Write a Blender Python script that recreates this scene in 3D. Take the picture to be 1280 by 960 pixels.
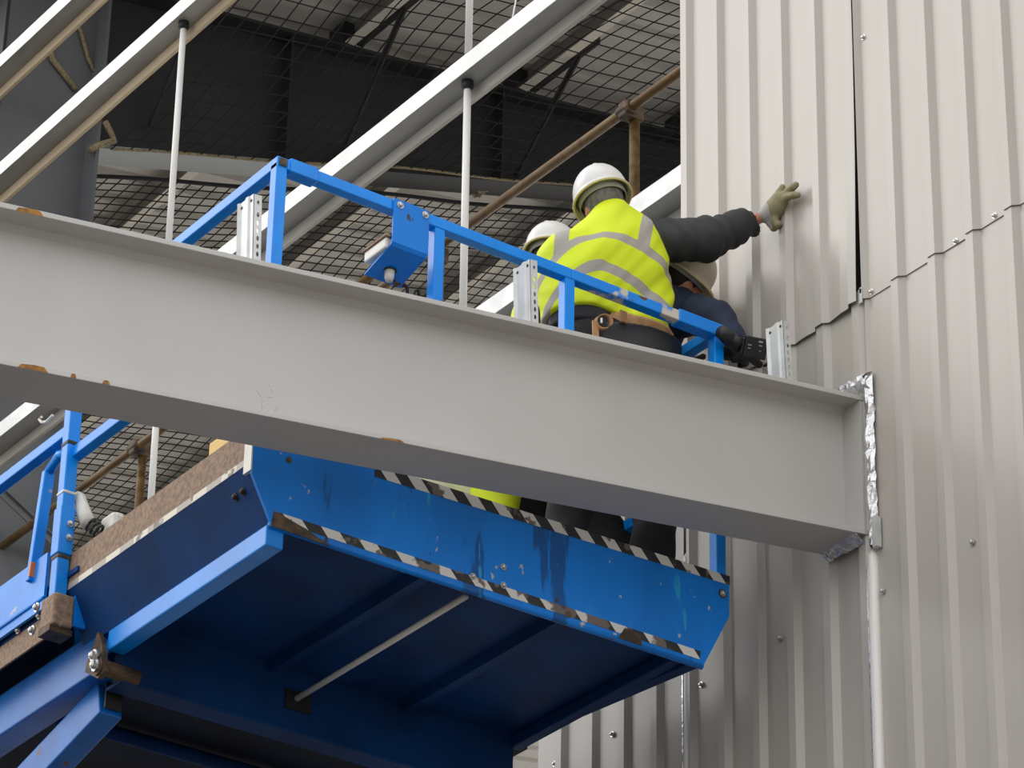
import bpy, bmesh, math, random
import numpy as np
from mathutils import Vector, Matrix
random.seed(7); rng = np.random.default_rng(7)
SC = bpy.context.scene; COL = SC.collection
for o in list(bpy.data.objects): bpy.data.objects.remove(o)

# ------------------------------------------------------------------ camera
# world: X = into the building (the wall is x=0), Y = along the wall away from camera, Z up
CR = np.array([[0.81422865,-0.58023213,0.01903631],[0.29607766,0.38682788,-0.87332824],[0.49936933,0.7167251,0.48676012]])
CF = 4570.834
CP = np.array([-8.0,-9.2,1.6])
cd = bpy.data.cameras.new('camera'); cam = bpy.data.objects.new('camera', cd); COL.objects.link(cam)
cd.sensor_width = 36; cd.lens = CF/1280*36; cd.clip_end = 300
m = Matrix(((CR[0][0],-CR[1][0],-CR[2][0]),(CR[0][1],-CR[1][1],-CR[2][1]),(CR[0][2],-CR[1][2],-CR[2][2])))
cam.matrix_world = Matrix.Translation(CP) @ m.to_4x4()
SC.camera = cam
def at(u, v, x=None, y=None, z=None):            # point seen at a pixel on a real plane of the site
    d = CR.T @ np.array([u-640, v-480, CF])
    t = (x-CP[0])/d[0] if x is not None else (y-CP[1])/d[1] if y is not None else (z-CP[2])/d[2]
    return CP + t*d

# ------------------------------------------------------------------ light
SC.view_settings.view_transform = 'Standard'; SC.view_settings.look = 'None'
SC.view_settings.gamma = 1; SC.view_settings.use_curve_mapping = False
SC.view_settings.exposure = 0.13
W = bpy.data.worlds.new('overcast'); SC.world = W; W.use_nodes = True
wn = W.node_tree.nodes; wl = W.node_tree.links; wn.clear()
out = wn.new('ShaderNodeOutputWorld'); bg = wn.new('ShaderNodeBackground')
tc = wn.new('ShaderNodeTexCoord'); sx = wn.new('ShaderNodeSeparateXYZ')
mr = wn.new('ShaderNodeMapRange'); mr.inputs['From Min'].default_value = 0; mr.inputs['From Max'].default_value = 1
mr.inputs['To Min'].default_value = 1.15; mr.inputs['To Max'].default_value = 1.45      # overcast: zenith brighter than horizon
wl.new(tc.outputs['Generated'], sx.inputs[0]); wl.new(sx.outputs['Z'], mr.inputs['Value']); wl.new(mr.outputs[0], bg.inputs['Strength'])
bg.inputs['Color'].default_value = (0.97,0.98,1.0,1); wl.new(bg.outputs[0], out.inputs[0])
sd = bpy.data.lights.new('sun_through_cloud', 'SUN'); sd.energy = .62; sd.angle = math.radians(28); sd.color = (1.0,0.965,0.91)
so = bpy.data.objects.new('sun_through_cloud', sd); COL.objects.link(so)
so.rotation_euler = Vector((0.47,-0.62,-0.56)).to_track_quat('-Z','Y').to_euler(); so.location = (-20,10,30)

# ------------------------------------------------------------------ materials
def N(nt, t, **kw):
    n = nt.nodes.new(t)
    for k, v in kw.items(): setattr(n, k, v)
    return n
def mat(name, c, rough=.5, metal=0., c2=None, scale=6., stretch=(1,1,1), thr=(.4,.6), bump=0., bscale=40., spots=None, coat=0., spec=.5):
    """base colour c blended to c2 by noise; spots = list of (colour, scale, threshold, stretch)"""
    M = bpy.data.materials.new(name); M.use_nodes = True; nt = M.node_tree; L = nt.links
    b = nt.nodes['Principled BSDF']; b.inputs['Roughness'].default_value = rough; b.inputs['Metallic'].default_value = metal
    b.inputs['Specular IOR Level'].default_value = spec; b.inputs['Coat Weight'].default_value = coat
    t = N(nt,'ShaderNodeTexCoord')
    def noise(sc, st, det=5):
        mp = N(nt,'ShaderNodeMapping'); mp.inputs['Scale'].default_value = st; L.new(t.outputs['Object'], mp.inputs[0])
        n = N(nt,'ShaderNodeTexNoise'); n.inputs['Scale'].default_value = sc; n.inputs['Detail'].default_value = det; L.new(mp.outputs[0], n.inputs[0]); return n.outputs[0]
    def ramp(src, a, bb):
        r = N(nt,'ShaderNodeMapRange'); r.inputs['From Min'].default_value = a; r.inputs['From Max'].default_value = bb; L.new(src, r.inputs[0]); return r.outputs[0]
    def mix(fac, a, bcol):
        x = N(nt,'ShaderNodeMix', data_type='RGBA'); L.new(fac, x.inputs[0])
        if isinstance(a, tuple): x.inputs[6].default_value = (*a,1)
        else: L.new(a, x.inputs[6])
        x.inputs[7].default_value = (*bcol,1); return x.outputs[2]
    cur = c
    if c2: cur = mix(ramp(noise(scale, stretch), *thr), cur, c2)
    for (sc_, s_, th_, st_) in (spots or []): cur = mix(ramp(noise(s_, st_, 6), th_, th_+.03), cur, sc_)
    if isinstance(cur, tuple): b.inputs['Base Color'].default_value = (*cur,1)
    else: L.new(cur, b.inputs['Base Color'])
    if bump:
        bp = N(nt,'ShaderNodeBump'); bp.inputs['Strength'].default_value = bump; bp.inputs['Distance'].default_value = .01
        L.new(noise(bscale,(1,1,1)), bp.inputs['Height']); L.new(bp.outputs[0], b.inputs['Normal'])
    M['mixer'] = 1
    return M
def chevron(name, ax, period=.135, slant=1.0, dark=(.02,.02,.022), light=(.72,.70,.66), wear=.56):
    M = bpy.data.materials.new(name); M.use_nodes = True; nt = M.node_tree; L = nt.links
    b = nt.nodes['Principled BSDF']; b.inputs['Roughness'].default_value = .45
    t = N(nt,'ShaderNodeTexCoord'); s = N(nt,'ShaderNodeSeparateXYZ'); L.new(t.outputs['Object'], s.inputs[0])
    a = N(nt,'ShaderNodeMath', operation='MULTIPLY_ADD'); L.new(s.outputs['Z'], a.inputs[0]); a.inputs[1].default_value = slant; L.new(s.outputs[ax], a.inputs[2])
    d = N(nt,'ShaderNodeMath', operation='DIVIDE'); L.new(a.outputs[0], d.inputs[0]); d.inputs[1].default_value = period
    f = N(nt,'ShaderNodeMath', operation='FRACT'); L.new(d.outputs[0], f.inputs[0])
    g = N(nt,'ShaderNodeMath', operation='GREATER_THAN'); L.new(f.outputs[0], g.inputs[0]); g.inputs[1].default_value = .5
    x = N(nt,'ShaderNodeMix', data_type='RGBA'); L.new(g.outputs[0], x.inputs[0]); x.inputs[6].default_value = (*dark,1); x.inputs[7].default_value = (*light,1)
    n = N(nt,'ShaderNodeTexNoise'); n.inputs['Scale'].default_value = 13; n.inputs['Detail'].default_value = 8; L.new(t.outputs['Object'], n.inputs[0])
    r = N(nt,'ShaderNodeMapRange'); r.inputs['From Min'].default_value = wear; r.inputs['From Max'].default_value = wear+.04; L.new(n.outputs[0], r.inputs[0])
    y = N(nt,'ShaderNodeMix', data_type='RGBA'); L.new(r.outputs[0], y.inputs[0]); L.new(x.outputs[2], y.inputs[6]); y.inputs[7].default_value = (.16,.13,.11,1)
    L.new(y.outputs[2], b.inputs['Base Color']); return M
RUST = (.13,.055,.02)
M = {}
M['clad'] = mat('cladding_paint', (.485,.447,.398), .36, c2=(.46,.42,.372), scale=1.2, stretch=(1,1,.15), spec=.5)
M['beam'] = mat('grey_beam_paint', (.53,.515,.49), .5, c2=(.50,.485,.46), scale=1.5, bump=.02)
M['lip'] = mat('pale_edge_paint', (.62,.60,.56), .5, c2=(.5,.46,.40), scale=9)
M['rust'] = mat('orange_rust', (.42,.19,.04), .85, c2=(.25,.11,.03), scale=40)
M['galv'] = mat('galvanised_steel', (.66,.67,.66), .42, .25, c2=(.52,.53,.52), scale=7, bump=.02)
M['galvd'] = mat('aged_galvanised_steel', (.56,.54,.49), .5, .2, c2=(.45,.43,.38), scale=5, stretch=(1,.3,1))
M['beige'] = mat('sunlit_beige_flange', (.70,.575,.40), .5, c2=(.62,.50,.34), scale=5, stretch=(1,.2,1))  # warm sun on the upper rails' inner flanges, put into the colour
M['ghair'] = mat('grey_hair', (.20,.19,.175), .8, c2=(.13,.12,.11), scale=40)
M['galvw'] = mat('shaded_zinc_web', (.36,.36,.345), .5, .2, c2=(.29,.29,.28), scale=5, stretch=(1,.3,1))  # underside shade of the rail web painted into its zinc
M['white'] = mat('white_coated_tube', (.80,.78,.74), .35)
M['blue'] = mat('blue_paint', (.001,.225,.80), .40, c2=(.001,.165,.60), scale=3.5, stretch=(1,1,.3), thr=(.42,.72), spec=.35,
                spots=[((.004,.10,.36),9,.60,(1,1,.16)),((.02,.36,.74),18,.66,(1,1,.16)),((.04,.05,.07),21,.69,(1,1,.35)),(RUST,15,.69,(1,1,.45)),((.55,.5,.42),24,.70,(1,1,.7))], bump=.03)
M['bluep'] = mat('blue_tube_paint', (.001,.275,.90), .32, c2=(.001,.23,.80), scale=5, spec=.4, spots=[((.55,.5,.42),9,.70,(1,1,1)),(RUST,14,.73,(1,1,1))])
M['bluec'] = mat('chipped_blue_tube_paint', (.001,.275,.90), .32, c2=(.001,.23,.80), scale=5, spots=[((.62,.57,.48),5,.575,(1,1,1)),(RUST,11,.66,(1,1,1))])
M['blued'] = mat('shaded_blue_underside', (.001,.045,.18), .65, c2=(.001,.03,.12), scale=3, spec=.2, spots=[((.01,.02,.05),16,.68,(1,1,1))])  # lift blue darkened in colour to carry the shade underneath
M['undershade'] = mat('shaded_dark_underside', (.008,.011,.02), .7, c2=(.012,.02,.045), scale=3, spec=.2)  # deep shade below the main deck painted as near-black
M['bluea'] = mat('shaded_blue_arm', (.001,.15,.55), .38, c2=(.001,.10,.40), scale=4, spots=[(RUST,14,.70,(1,1,1))])  # blue darkened for arms and beam lying in shade; rust spots on top
M['rusty'] = mat('weathered_brown_steel', (.36,.25,.17), .75, c2=(.22,.14,.09), scale=60, thr=(.35,.65), spots=[((.55,.48,.4),8,.66,(1,.5,1))], bump=.15, bscale=90)
M['rustd'] = mat('dark_rusty_steel', (.14,.085,.045), .6, .3, c2=(.05,.035,.025), scale=18)
M['tube'] = mat('brown_scaffold_tube', (.10,.052,.012), .5, .3, c2=(.18,.11,.038), scale=22, stretch=(1,.25,1), spots=[(RUST,16,.62,(1,1,1))])
M['dark'] = mat('dark_rafter_paint', (.030,.030,.032), .6, c2=(.024,.024,.026), scale=2)
M['grey'] = mat('column_grey_paint', (.15,.155,.16), .5, c2=(.125,.13,.135), scale=1.5)
M['rgrey'] = mat('haunch_flange_pale_grey', (.36,.38,.39), .5)
M['deck'] = mat('roof_liner_sheet', (.66,.645,.615), .5)
M['purl'] = mat('lit_purlin_flange', (.86,.82,.74), .5)  # one purlin steel in two painted tones: lit flange here, shaded web next
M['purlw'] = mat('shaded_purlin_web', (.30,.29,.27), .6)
M['net'] = mat('black_net_cord', (.006,.006,.007), .8)
M['rope'] = mat('tan_rope', (.34,.28,.17), .9, c2=(.2,.16,.09), scale=60)
M['foil'] = mat('silver_foil', (.72,.72,.72), .22, .85, bump=.9, bscale=34)
M['black'] = mat('black_rubber', (.012,.012,.013), .5)
M['bolt'] = mat('zinc_bolt', (.55,.54,.52), .3, .8)
M['wplastic'] = mat('white_plastic', (.78,.76,.70), .4, c2=(.70,.66,.58), scale=12)
M['orange'] = mat('orange_sticker', (.8,.2,.03), .5)
M['yellow'] = mat('yellow_paint', (.72,.45,.05), .45)
M['ground'] = mat('gravel_ground', (.115,.098,.072), .9, c2=(.09,.075,.056), scale=2, bump=.3)
M['slab'] = mat('bounce_slab_concrete', (.72,.68,.61), .8, c2=(.66,.62,.55), scale=.8)
M['inner'] = mat('interior_dark', (.05,.05,.05), .7)
M['helmet'] = mat('white_helmet_shell', (.80,.79,.77), .3, c2=(.74,.72,.69), scale=7)
M['creamhelmet'] = mat('cream_helmet_shell', (.70,.62,.48), .35, c2=(.62,.54,.40), scale=9)
M['rim'] = mat('yellowed_helmet_rim', (.70,.60,.32), .45)
M['strap'] = mat('grey_webbing', (.42,.41,.38), .7)
M['skin'] = mat('skin', (.52,.22,.14), .5, c2=(.44,.17,.10), scale=30)
M['hair'] = mat('dark_hair', (.012,.010,.009), .7)
M['eye'] = mat('eye', (.5,.5,.48), .2)
M['jacket'] = mat('charcoal_jacket', (.035,.035,.037), .75, c2=(.024,.024,.026), scale=12, spots=[((.13,.12,.10),11,.66,(1,1,1))], bump=.25, bscale=22)
M['navy'] = mat('navy_jacket', (.018,.030,.065), .8, c2=(.012,.02,.045), scale=9, bump=.2, bscale=20)
M['trouser'] = mat('black_work_trousers', (.014,.014,.015), .85, c2=(.022,.022,.022), scale=7, spots=[((.07,.07,.07),6,.68,(1,1,1))], bump=.2, bscale=16)
M['hivis'] = mat('hi_vis_yellow', (.68,.80,.01), .7, c2=(.62,.72,.01), scale=8)
M['glove'] = mat('knitted_glove', (.38,.37,.34), .85, c2=(.33,.32,.29), scale=50, bump=.3, bscale=120)
M['glovep'] = mat('olive_glove_fingers', (.26,.23,.13), .7, c2=(.2,.17,.09), scale=40)
M['leather'] = mat('tan_leather', (.55,.30,.13), .6, c2=(.42,.22,.09), scale=16)
M['boot'] = mat('black_boot', (.02,.018,.016), .5)
M['chevx'] = chevron('black_white_hazard_tape', 'X', .125, .9)
M['chevl'] = chevron('worn_hazard_tape', 'X', .155, .9, wear=.54)
M['chevy'] = chevron('faded_hazard_tape', 'Y', .2, 0., dark=(.42,.38,.32), light=(.72,.66,.55), wear=.6)
def vest_mat(nm='hi_vis_fabric_with_grey_tape', c1=(.70,.82,.008), c2=(.40,.375,.32)):
    Mt = bpy.data.materials.new(nm); Mt.use_nodes = True; nt = Mt.node_tree; L = nt.links
    b = nt.nodes['Principled BSDF']; b.inputs['Roughness'].default_value = .65
    a = N(nt,'ShaderNodeAttribute'); a.attribute_name = 'tape'
    g = N(nt,'ShaderNodeMath', operation='LESS_THAN'); L.new(a.outputs['Fac'], g.inputs[0]); g.inputs[1].default_value = 0
    x = N(nt,'ShaderNodeMix', data_type='RGBA'); L.new(g.outputs[0], x.inputs[0]); x.inputs[6].default_value = (*c1,1); x.inputs[7].default_value = (*c2,1)
    L.new(x.outputs[2], b.inputs['Base Color']); return Mt
M['vest'] = vest_mat()
M['gloved'] = vest_mat('grey_glove_with_olive_fingers', (.40,.39,.36), (.27,.235,.13))

# ------------------------------------------------------------------ object helpers
def tag(o, label=None, cat=None, group=None, kind=None):
    for k, v in (('label',label),('category',cat),('group',group),('kind',kind)):
        if v: o[k] = v
    return o
def empty(name, loc, label=None, cat=None, group=None, kind=None, parent=None):
    o = bpy.data.objects.new(name, None); COL.objects.link(o); o.empty_display_size = .1
    base = Vector(parent['base']) if parent else Vector((0,0,0))
    o.location = Vector(loc)-base; o['base'] = tuple(loc)
    if parent: o.parent = parent
    return tag(o, label, cat, group, kind)
class MB:
    def __init__(s): s.v = []; s.f = []
    def add(s, vs, fs):
        n = len(s.v); s.v += [tuple(map(float,p)) for p in vs]; s.f += [tuple(i+n for i in f) for f in fs]; return s
    def box(s, p0, p1):
        (a,b,c),(d,e,g) = p0, p1
        return s.add([(a,b,c),(d,b,c),(d,e,c),(a,e,c),(a,b,g),(d,b,g),(d,e,g),(a,e,g)],
                     [(0,3,2,1),(4,5,6,7),(0,1,5,4),(1,2,6,5),(2,3,7,6),(3,0,4,7)])
    def bar(s, a, b, w, h, up=(0,0,1)):          # rectangular bar, w sideways, h along up
        a, b = Vector(a), Vector(b); d = (b-a).normalized(); u = Vector(up); u = (u-d*u.dot(d)).normalized(); r = d.cross(u)
        vs = [p + r*(sx_*w/2) + u*(sz_*h/2) for p in (a,b) for sx_, sz_ in ((-1,-1),(1,-1),(1,1),(-1,1))]
        return s.add(vs, [(0,1,2,3),(7,6,5,4),(0,4,5,1),(1,5,6,2),(2,6,7,3),(3,7,4,0)])
    def tube(s, a, b, r, n=12, r2=None):
        return s.path([a,b],[r, r if r2 is None else r2], n)
    def path(s, pts, r, n=8):
        pts = [Vector(p) for p in pts]; k = len(pts); rs = r if isinstance(r,(list,tuple)) else [r]*k
        vs = []; prev = None
        for i, p in enumerate(pts):
            d = (pts[min(i+1,k-1)]-pts[max(i-1,0)]).normalized()
            if prev is None: u = d.orthogonal().normalized()
            else: u = (prev-d*prev.dot(d)).normalized()
            prev = u; w = d.cross(u)
            vs += [p+(u*math.cos(2*math.pi*j/n)+w*math.sin(2*math.pi*j/n))*rs[i] for j in range(n)]
        fs = [(i*n+j, i*n+(j+1)%n, (i+1)*n+(j+1)%n, (i+1)*n+j) for i in range(k-1) for j in range(n)]
        fs += [tuple(range(n-1,-1,-1)), tuple((k-1)*n+j for j in range(n))]
        return s.add(vs, fs)
    def prism(s, poly, e):                       # planar polygon extruded by vector e
        n = len(poly); e = Vector(e); a = [Vector(p) for p in poly]
        return s.add(a+[p+e for p in a], [tuple(range(n-1,-1,-1)), tuple(range(n,2*n))]+[(i,(i+1)%n,(i+1)%n+n,i+n) for i in range(n)])
    def strip(s, rows):                          # grid of points
        k = len(rows[0]); vs = [p for r in rows for p in r]
        return s.add(vs, [(i*k+j, i*k+j+1, (i+1)*k+j+1, (i+1)*k+j) for i in range(len(rows)-1) for j in range(k-1)])
    def build(s, name, m, parent=None, bevel=0., smooth=False, origin=None, solid=0., **tags):
        me = bpy.data.meshes.new(name)
        v = np.array(s.v)
        if parent is not None: base = Vector(parent['base'])
        else: base = Vector(origin) if origin is not None else Vector(((v[:,0].min()+v[:,0].max())/2,(v[:,1].min()+v[:,1].max())/2,v[:,2].min()))
        me.from_pydata([tuple(Vector(p)-base) for p in s.v], [], s.f); me.update()
        b = bmesh.new(); b.from_mesh(me)
        if not solid: bmesh.ops.recalc_face_normals(b, faces=b.faces)
        b.to_mesh(me); b.free()
        me.materials.append(m)
        if smooth: me.polygons.foreach_set('use_smooth', [True]*len(me.polygons))
        o = bpy.data.objects.new(name, me); COL.objects.link(o)
        if parent is not None: o.parent = parent
        else: o.location = base
        o['base'] = tuple(base)
        if bevel:
            bm_ = o.modifiers.new('bevel','BEVEL'); bm_.width = bevel; bm_.segments = 2; bm_.limit_method = 'ANGLE'; bm_.angle_limit = math.radians(40)
        if solid:
            sm = o.modifiers.new('thickness','SOLIDIFY'); sm.thickness = solid; sm.offset = 0
        return tag(o, **tags)
def sub(o, parent):                              # re-parent o below a part whose mesh is built from the same base
    o.parent = parent; return o
def copies(mesh_obj, pts, parent):               # further copies of one small part
    for p in pts:
        c = mesh_obj.copy(); COL.objects.link(c); c.parent = parent; c.location = Vector(p)-Vector(parent['base'])
def part_at(mb, name, m, parent, pts, **kw):     # a small part modelled at the origin and put at every point
    o = mb.build(name, m, None, origin=(0,0,0), **kw); o.parent = parent; o.location = Vector(pts[0])-Vector(parent['base'])
    copies(o, pts[1:], parent); return o
def screw_mb(ax, r=.011, h=.01):
    b = MB(); a = Vector(ax); b.path([(0,0,0), a*h*.4, a*h*.4, a*h, a*h*1.25],[r*1.5,r*1.5,r,r*.9,r*.4],8); return b

# ------------------------------------------------------------------ signed distance modelling (bodies, clothes)
def surface_nets(F, o, h):
    S = F < 0; nx,ny,nz = F.shape
    cnt = np.zeros((nx-1,ny-1,nz-1), np.int8)
    for i in (0,1):
        for j in (0,1):
            for k in (0,1): cnt += S[i:nx-1+i, j:ny-1+j, k:nz-1+k]
    act = (cnt > 0) & (cnt < 8); I = np.argwhere(act); idx = -np.ones(act.shape, np.int64); idx[act] = np.arange(len(I))
    acc = np.zeros((len(I),3)); num = np.zeros(len(I))
    cor = [(i,j,k) for i in (0,1) for j in (0,1) for k in (0,1)]
    for a in cor:
        for ax in range(3):
            if a[ax]: continue
            b = list(a); b[ax] = 1
            fa = F[I[:,0]+a[0],I[:,1]+a[1],I[:,2]+a[2]]; fb = F[I[:,0]+b[0],I[:,1]+b[1],I[:,2]+b[2]]
            ms = (fa < 0) != (fb < 0); t = np.where(ms, fa/np.where(fa-fb == 0,1,fa-fb), 0)
            p = np.array(a,float)[None]+np.zeros((len(I),3)); p[:,ax] += t
            acc[ms] += p[ms]; num[ms] += 1
    V = (I + acc/num[:,None])*h + o
    Q = []
    for ax in range(3):
        A = np.moveaxis(S, ax, 0); X = np.moveaxis(idx, ax, 0)
        ch = A[:-1,1:-1,1:-1] != A[1:,1:-1,1:-1]; K = np.argwhere(ch)
        i,j,k = K[:,0],K[:,1]+1,K[:,2]+1
        q = np.stack([X[i,j-1,k-1],X[i,j,k-1],X[i,j,k],X[i,j-1,k]],1)
        fl = A[i,j,k]
        if ax == 1: fl = ~fl
        q[~fl] = q[~fl][:,::-1]; Q.append(q)
    return V, np.concatenate(Q)
def cap(P, a, b, r1, r2=None):
    r2 = r1 if r2 is None else r2; a = np.asarray(a,float); b = np.asarray(b,float); ba = b-a
    t = np.clip(((P-a)@ba)/max(ba@ba,1e-9),0,1)
    return np.linalg.norm(P-a-t[...,None]*ba,axis=-1)-(r1+t*(r2-r1))
def ell(P, c, r, A=None):
    q = P-np.asarray(c,float)
    if A is not None: q = q@np.asarray(A,float).T      # rows of A: local axes
    r = np.asarray(r,float); k = np.linalg.norm(q/r,axis=-1); return (k-1)*r.min()
def smin(a, b, k):
    h = np.clip(.5+.5*(b-a)/k,0,1); return b+(a-b)*h-k*h*(1-h)
def sdf_obj(name, fn, lo, hi, h, m, parent, attr=None, smooth_it=1):
    lo = np.asarray(lo,float); hi = np.asarray(hi,float); n = np.ceil((hi-lo)/h).astype(int)+1
    g = np.stack(np.meshgrid(*[lo[i]+h*np.arange(n[i]) for i in range(3)], indexing='ij'),-1)
    F = fn(g); V, Q = surface_nets(F, lo, h)
    me = bpy.data.meshes.new(name); base = np.array(parent['base'])
    me.from_pydata((V-base).tolist(), [], Q.tolist()); me.update(); me.validate()
    b = bmesh.new(); b.from_mesh(me); bmesh.ops.recalc_face_normals(b, faces=b.faces)
    for _ in range(smooth_it): bmesh.ops.smooth_vert(b, verts=b.verts, factor=.5, use_axis_x=True, use_axis_y=True, use_axis_z=True)
    b.to_mesh(me); b.free()
    if attr:
        vv = np.zeros(len(me.vertices)*3); me.vertices.foreach_get('co', vv); vv = vv.reshape(-1,3)+base
        at_ = me.attributes.new('tape','FLOAT','POINT'); at_.data.foreach_set('value', attr(vv).astype(np.float32))
    me.polygons.foreach_set('use_smooth',[True]*len(me.polygons)); me.materials.append(m)
    o = bpy.data.objects.new(name, me); COL.objects.link(o); o.parent = parent; o['base'] = tuple(base); return o

# ================================================================== THE SETTING
g = MB(); g.box((-70,-60,-.3),(70,90,0)); g.build('ground', M['ground'], kind='structure')
g = MB(); g.box((.9,-3,0),(18,46,.02)); g.build('floor', M['slab'], kind='structure')  # unseen floor, added pale to bounce light onto the roof underside
wall = empty('wall_right', (0,0,0), kind='structure')
PITCH = .2115
def profile(y0, y1, ref):
    """trapezoidal sheet from y0 (near) to y1: (y, outward) points, right-hand flank of each rib at ref + k*PITCH"""
    pts = []; k0 = math.floor((y0-ref)/PITCH)-1
    for k in range(k0, k0+20):
        c = ref+k*PITCH
        for dy, hx in ((-.012,0),(.011,.023),(.050,.023),(.073,0),(.12,0),(.16,0)): pts.append((c+dy,hx))
    q = [p for p in pts if y0 < p[0] < y1]
    def val(y):
        for a, b in zip(pts, pts[1:]):
            if a[0] <= y <= b[0]: return a[1]+(b[1]-a[1])*(y-a[0])/max(b[0]-a[0],1e-6)
        return 0
    return [(y0,val(y0))]+q+[(y1,val(y1))]
def sheet(y0, y1, z0, z1, ref, off, bend=None, nz=2, edge=None):
    pr = profile(y0, y1, ref); rows = []
    for i in range(nz):
        z = z0+(z1-z0)*(i/(nz-1))**(1 if nz == 2 else 2.2)
        rows.append([(-hx-off-(bend(y,z) if bend else 0), y-(edge(z) if edge and i_ == 0 else 0), z) for i_, (y, hx) in enumerate(pr)])
    b = MB(); b.strip(rows); return b.build('cladding_sheet', M['clad'], wall, solid=.0016)
SEAM = 8.71
def bulge(y, z):                                 # the loose sheet being pushed home: its lower right corner stands off
    f = max(0,1-(z-SEAM)/.75); f = f*f*(3-2*f)
    return f*(.018*math.exp(-((y-.02)/.10)**2)+.010*math.exp(-((y-.27)/.07)**2))+.004
sheet(-.064, 1.04, SEAM, 13.6, .137, .004, bulge, 26, lambda z: .0145*min(1,max(0,(z-SEAM)/1.1)))
sheet(-1.19, -.082, SEAM+.006, 13.6, -.092-.0, .005)
sheet(-2.30, -1.20, SEAM+.01, 13.6, -.092, .005)
sheet(1.035, 2.035, .12, SEAM+.05, .144, 0)
sheet(-.075, 1.018, .12, SEAM+.05, .144, 0)
sheet(-1.19, -.083, .12, SEAM+.05, -.085, 0)
sheet(-2.30, -1.20, .12, SEAM+.05, -.085, 0)
b = MB(); b.box((.24,-2.3,.1),(.27,.98,13.6)); b.box((.24,.98,.1),(.27,2.0,8.5)); b.build('dark_backing', M['inner'], wall)  # dark backing added so the sheet gaps look as dark as the interior
scr = [(1080,47),(1244,270),(1195.5,302),(1090,365),(1216,678),(1081,748),(1104,739),(976,798),(877,856),(855,872),(766,918),(694,955)]
part_at(screw_mb((-1,0,0),.0085,.011), 'screw', M['bolt'], wall, [at(u,v,x=-.004) for u,v in scr])
for y, z1 in ((1.0265,8.05),(-.078,7.62)):       # pale joint strip with a foil edge between the lower sheets
    b = MB(); b.path([(-.008,y,3.0),(-.008,y,z1),(-.008,y,z1+.03)],[.021,.021,.006],10); b.build('joint_strip', M['white'], wall, smooth=True)
    b = MB(); b.prism([(-.030,y+.010,3.0),(-.030,y+.016,3.0),(-.004,y+.030,3.0),(-.003,y+.010,3.0)],(0,0,z1-.05-3.0)); b.build('foil_edge', M['foil'], wall)
b = MB(); b.box((-.030,-.086,SEAM-.012),(-.024,-.066,SEAM+.05)); b.box((-.030,-.084,SEAM+.03),(-.020,-.074,SEAM+.055)); b.build('joint_clip', M['galv'], wall)

# roof over the bay: trapezoidal liner pitched 8 degrees
TP = .145
def zr(x): return 15.27+TP*(x-1.6)               # rafter top
roof = empty('ceiling', (6,12,15.9), kind='structure')
b = MB(); rows = []; y = -3.0; prof = []
while y < 46:
    prof += [(y,.0),(y+.21,.0),(y+.235,.055),(y+.305,.055)]; y += .333
for x in (-.35, 16): rows.append([(x, yy, zr(x)+.215+hh) for yy, hh in prof])
b.strip(rows); b.build('roof_sheet', M['deck'], roof, solid=.002)

# ================================================================== STEEL FRAME
LOC = 'tall bay frame'
b0 = (.5, 8.17, 0)
t = empty('steel_column', b0, 'dark grey H-section column behind the rails at the left edge of the frame', 'column')
b = MB(); b.box((.19,8.155,0),(.80,8.185,15.0)); b.build('web', M['grey'], t)
for x, ya in ((.169,8.15),(.80,8.0)):
    b = MB(); b.box((x,ya,0),(x+.022,8.34+(ya-8.0),15.05)); b.build('flange', M['grey'] if x > .5 else M['dark'], t)
def zb(x): return 13.93+.303*(x-.85) if x < 5.6 else 15.37+TP*(x-5.6)
t = empty('roof_rafter', (6,8.17,15), 'deep dark haunched rafter running into the building above the nets', 'rafter')
xs = [.82,5.6,15.5]
b = MB(); b.prism([(x,8.16,zb(x)) for x in xs]+[(x,8.16,zr(x)) for x in xs[::-1]], (0,.02,0)); b.build('web', M['dark'], t)
b = MB(); b.bar((.27,8.17,zr(.27)-.012),(15.5,8.17,zr(15.5)-.012),.3,.024); b.build('top_flange', M['dark'], t)
b = MB(); b.bar((.82,8.15,zb(.82)),(2.7,8.15,zb(2.7)),.22,.022); b.build('haunch_flange', M['rgrey'], t, label='paler grey haunch flange')  # flange is paler along the haunch than further up
b = MB(); b.bar((2.7,8.15,zb(2.7)),(5.6,8.15,zb(5.6)),.22,.022); b.bar((5.6,8.15,zb(5.6)),(15.5,8.15,zb(15.5)),.22,.022); b.build('bottom_flange', M['dark'], t)
for x in (2.2,3.9):
    b = MB(); b.bar((x,8.1,zb(x)+.01),(x,8.1,zr(x)-.02),.015,.1,(0,1,0)); b.build('stiffener', M['dark'], t)
PUR = [1.236,2.656,4.076,5.496,6.916,8.3]
pn = ['nearest the column','left of the two seen above the rafter','right of the two seen above the rafter','just right of centre under the roof','third from the wall edge under the roof','furthest under the roof']
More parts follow.
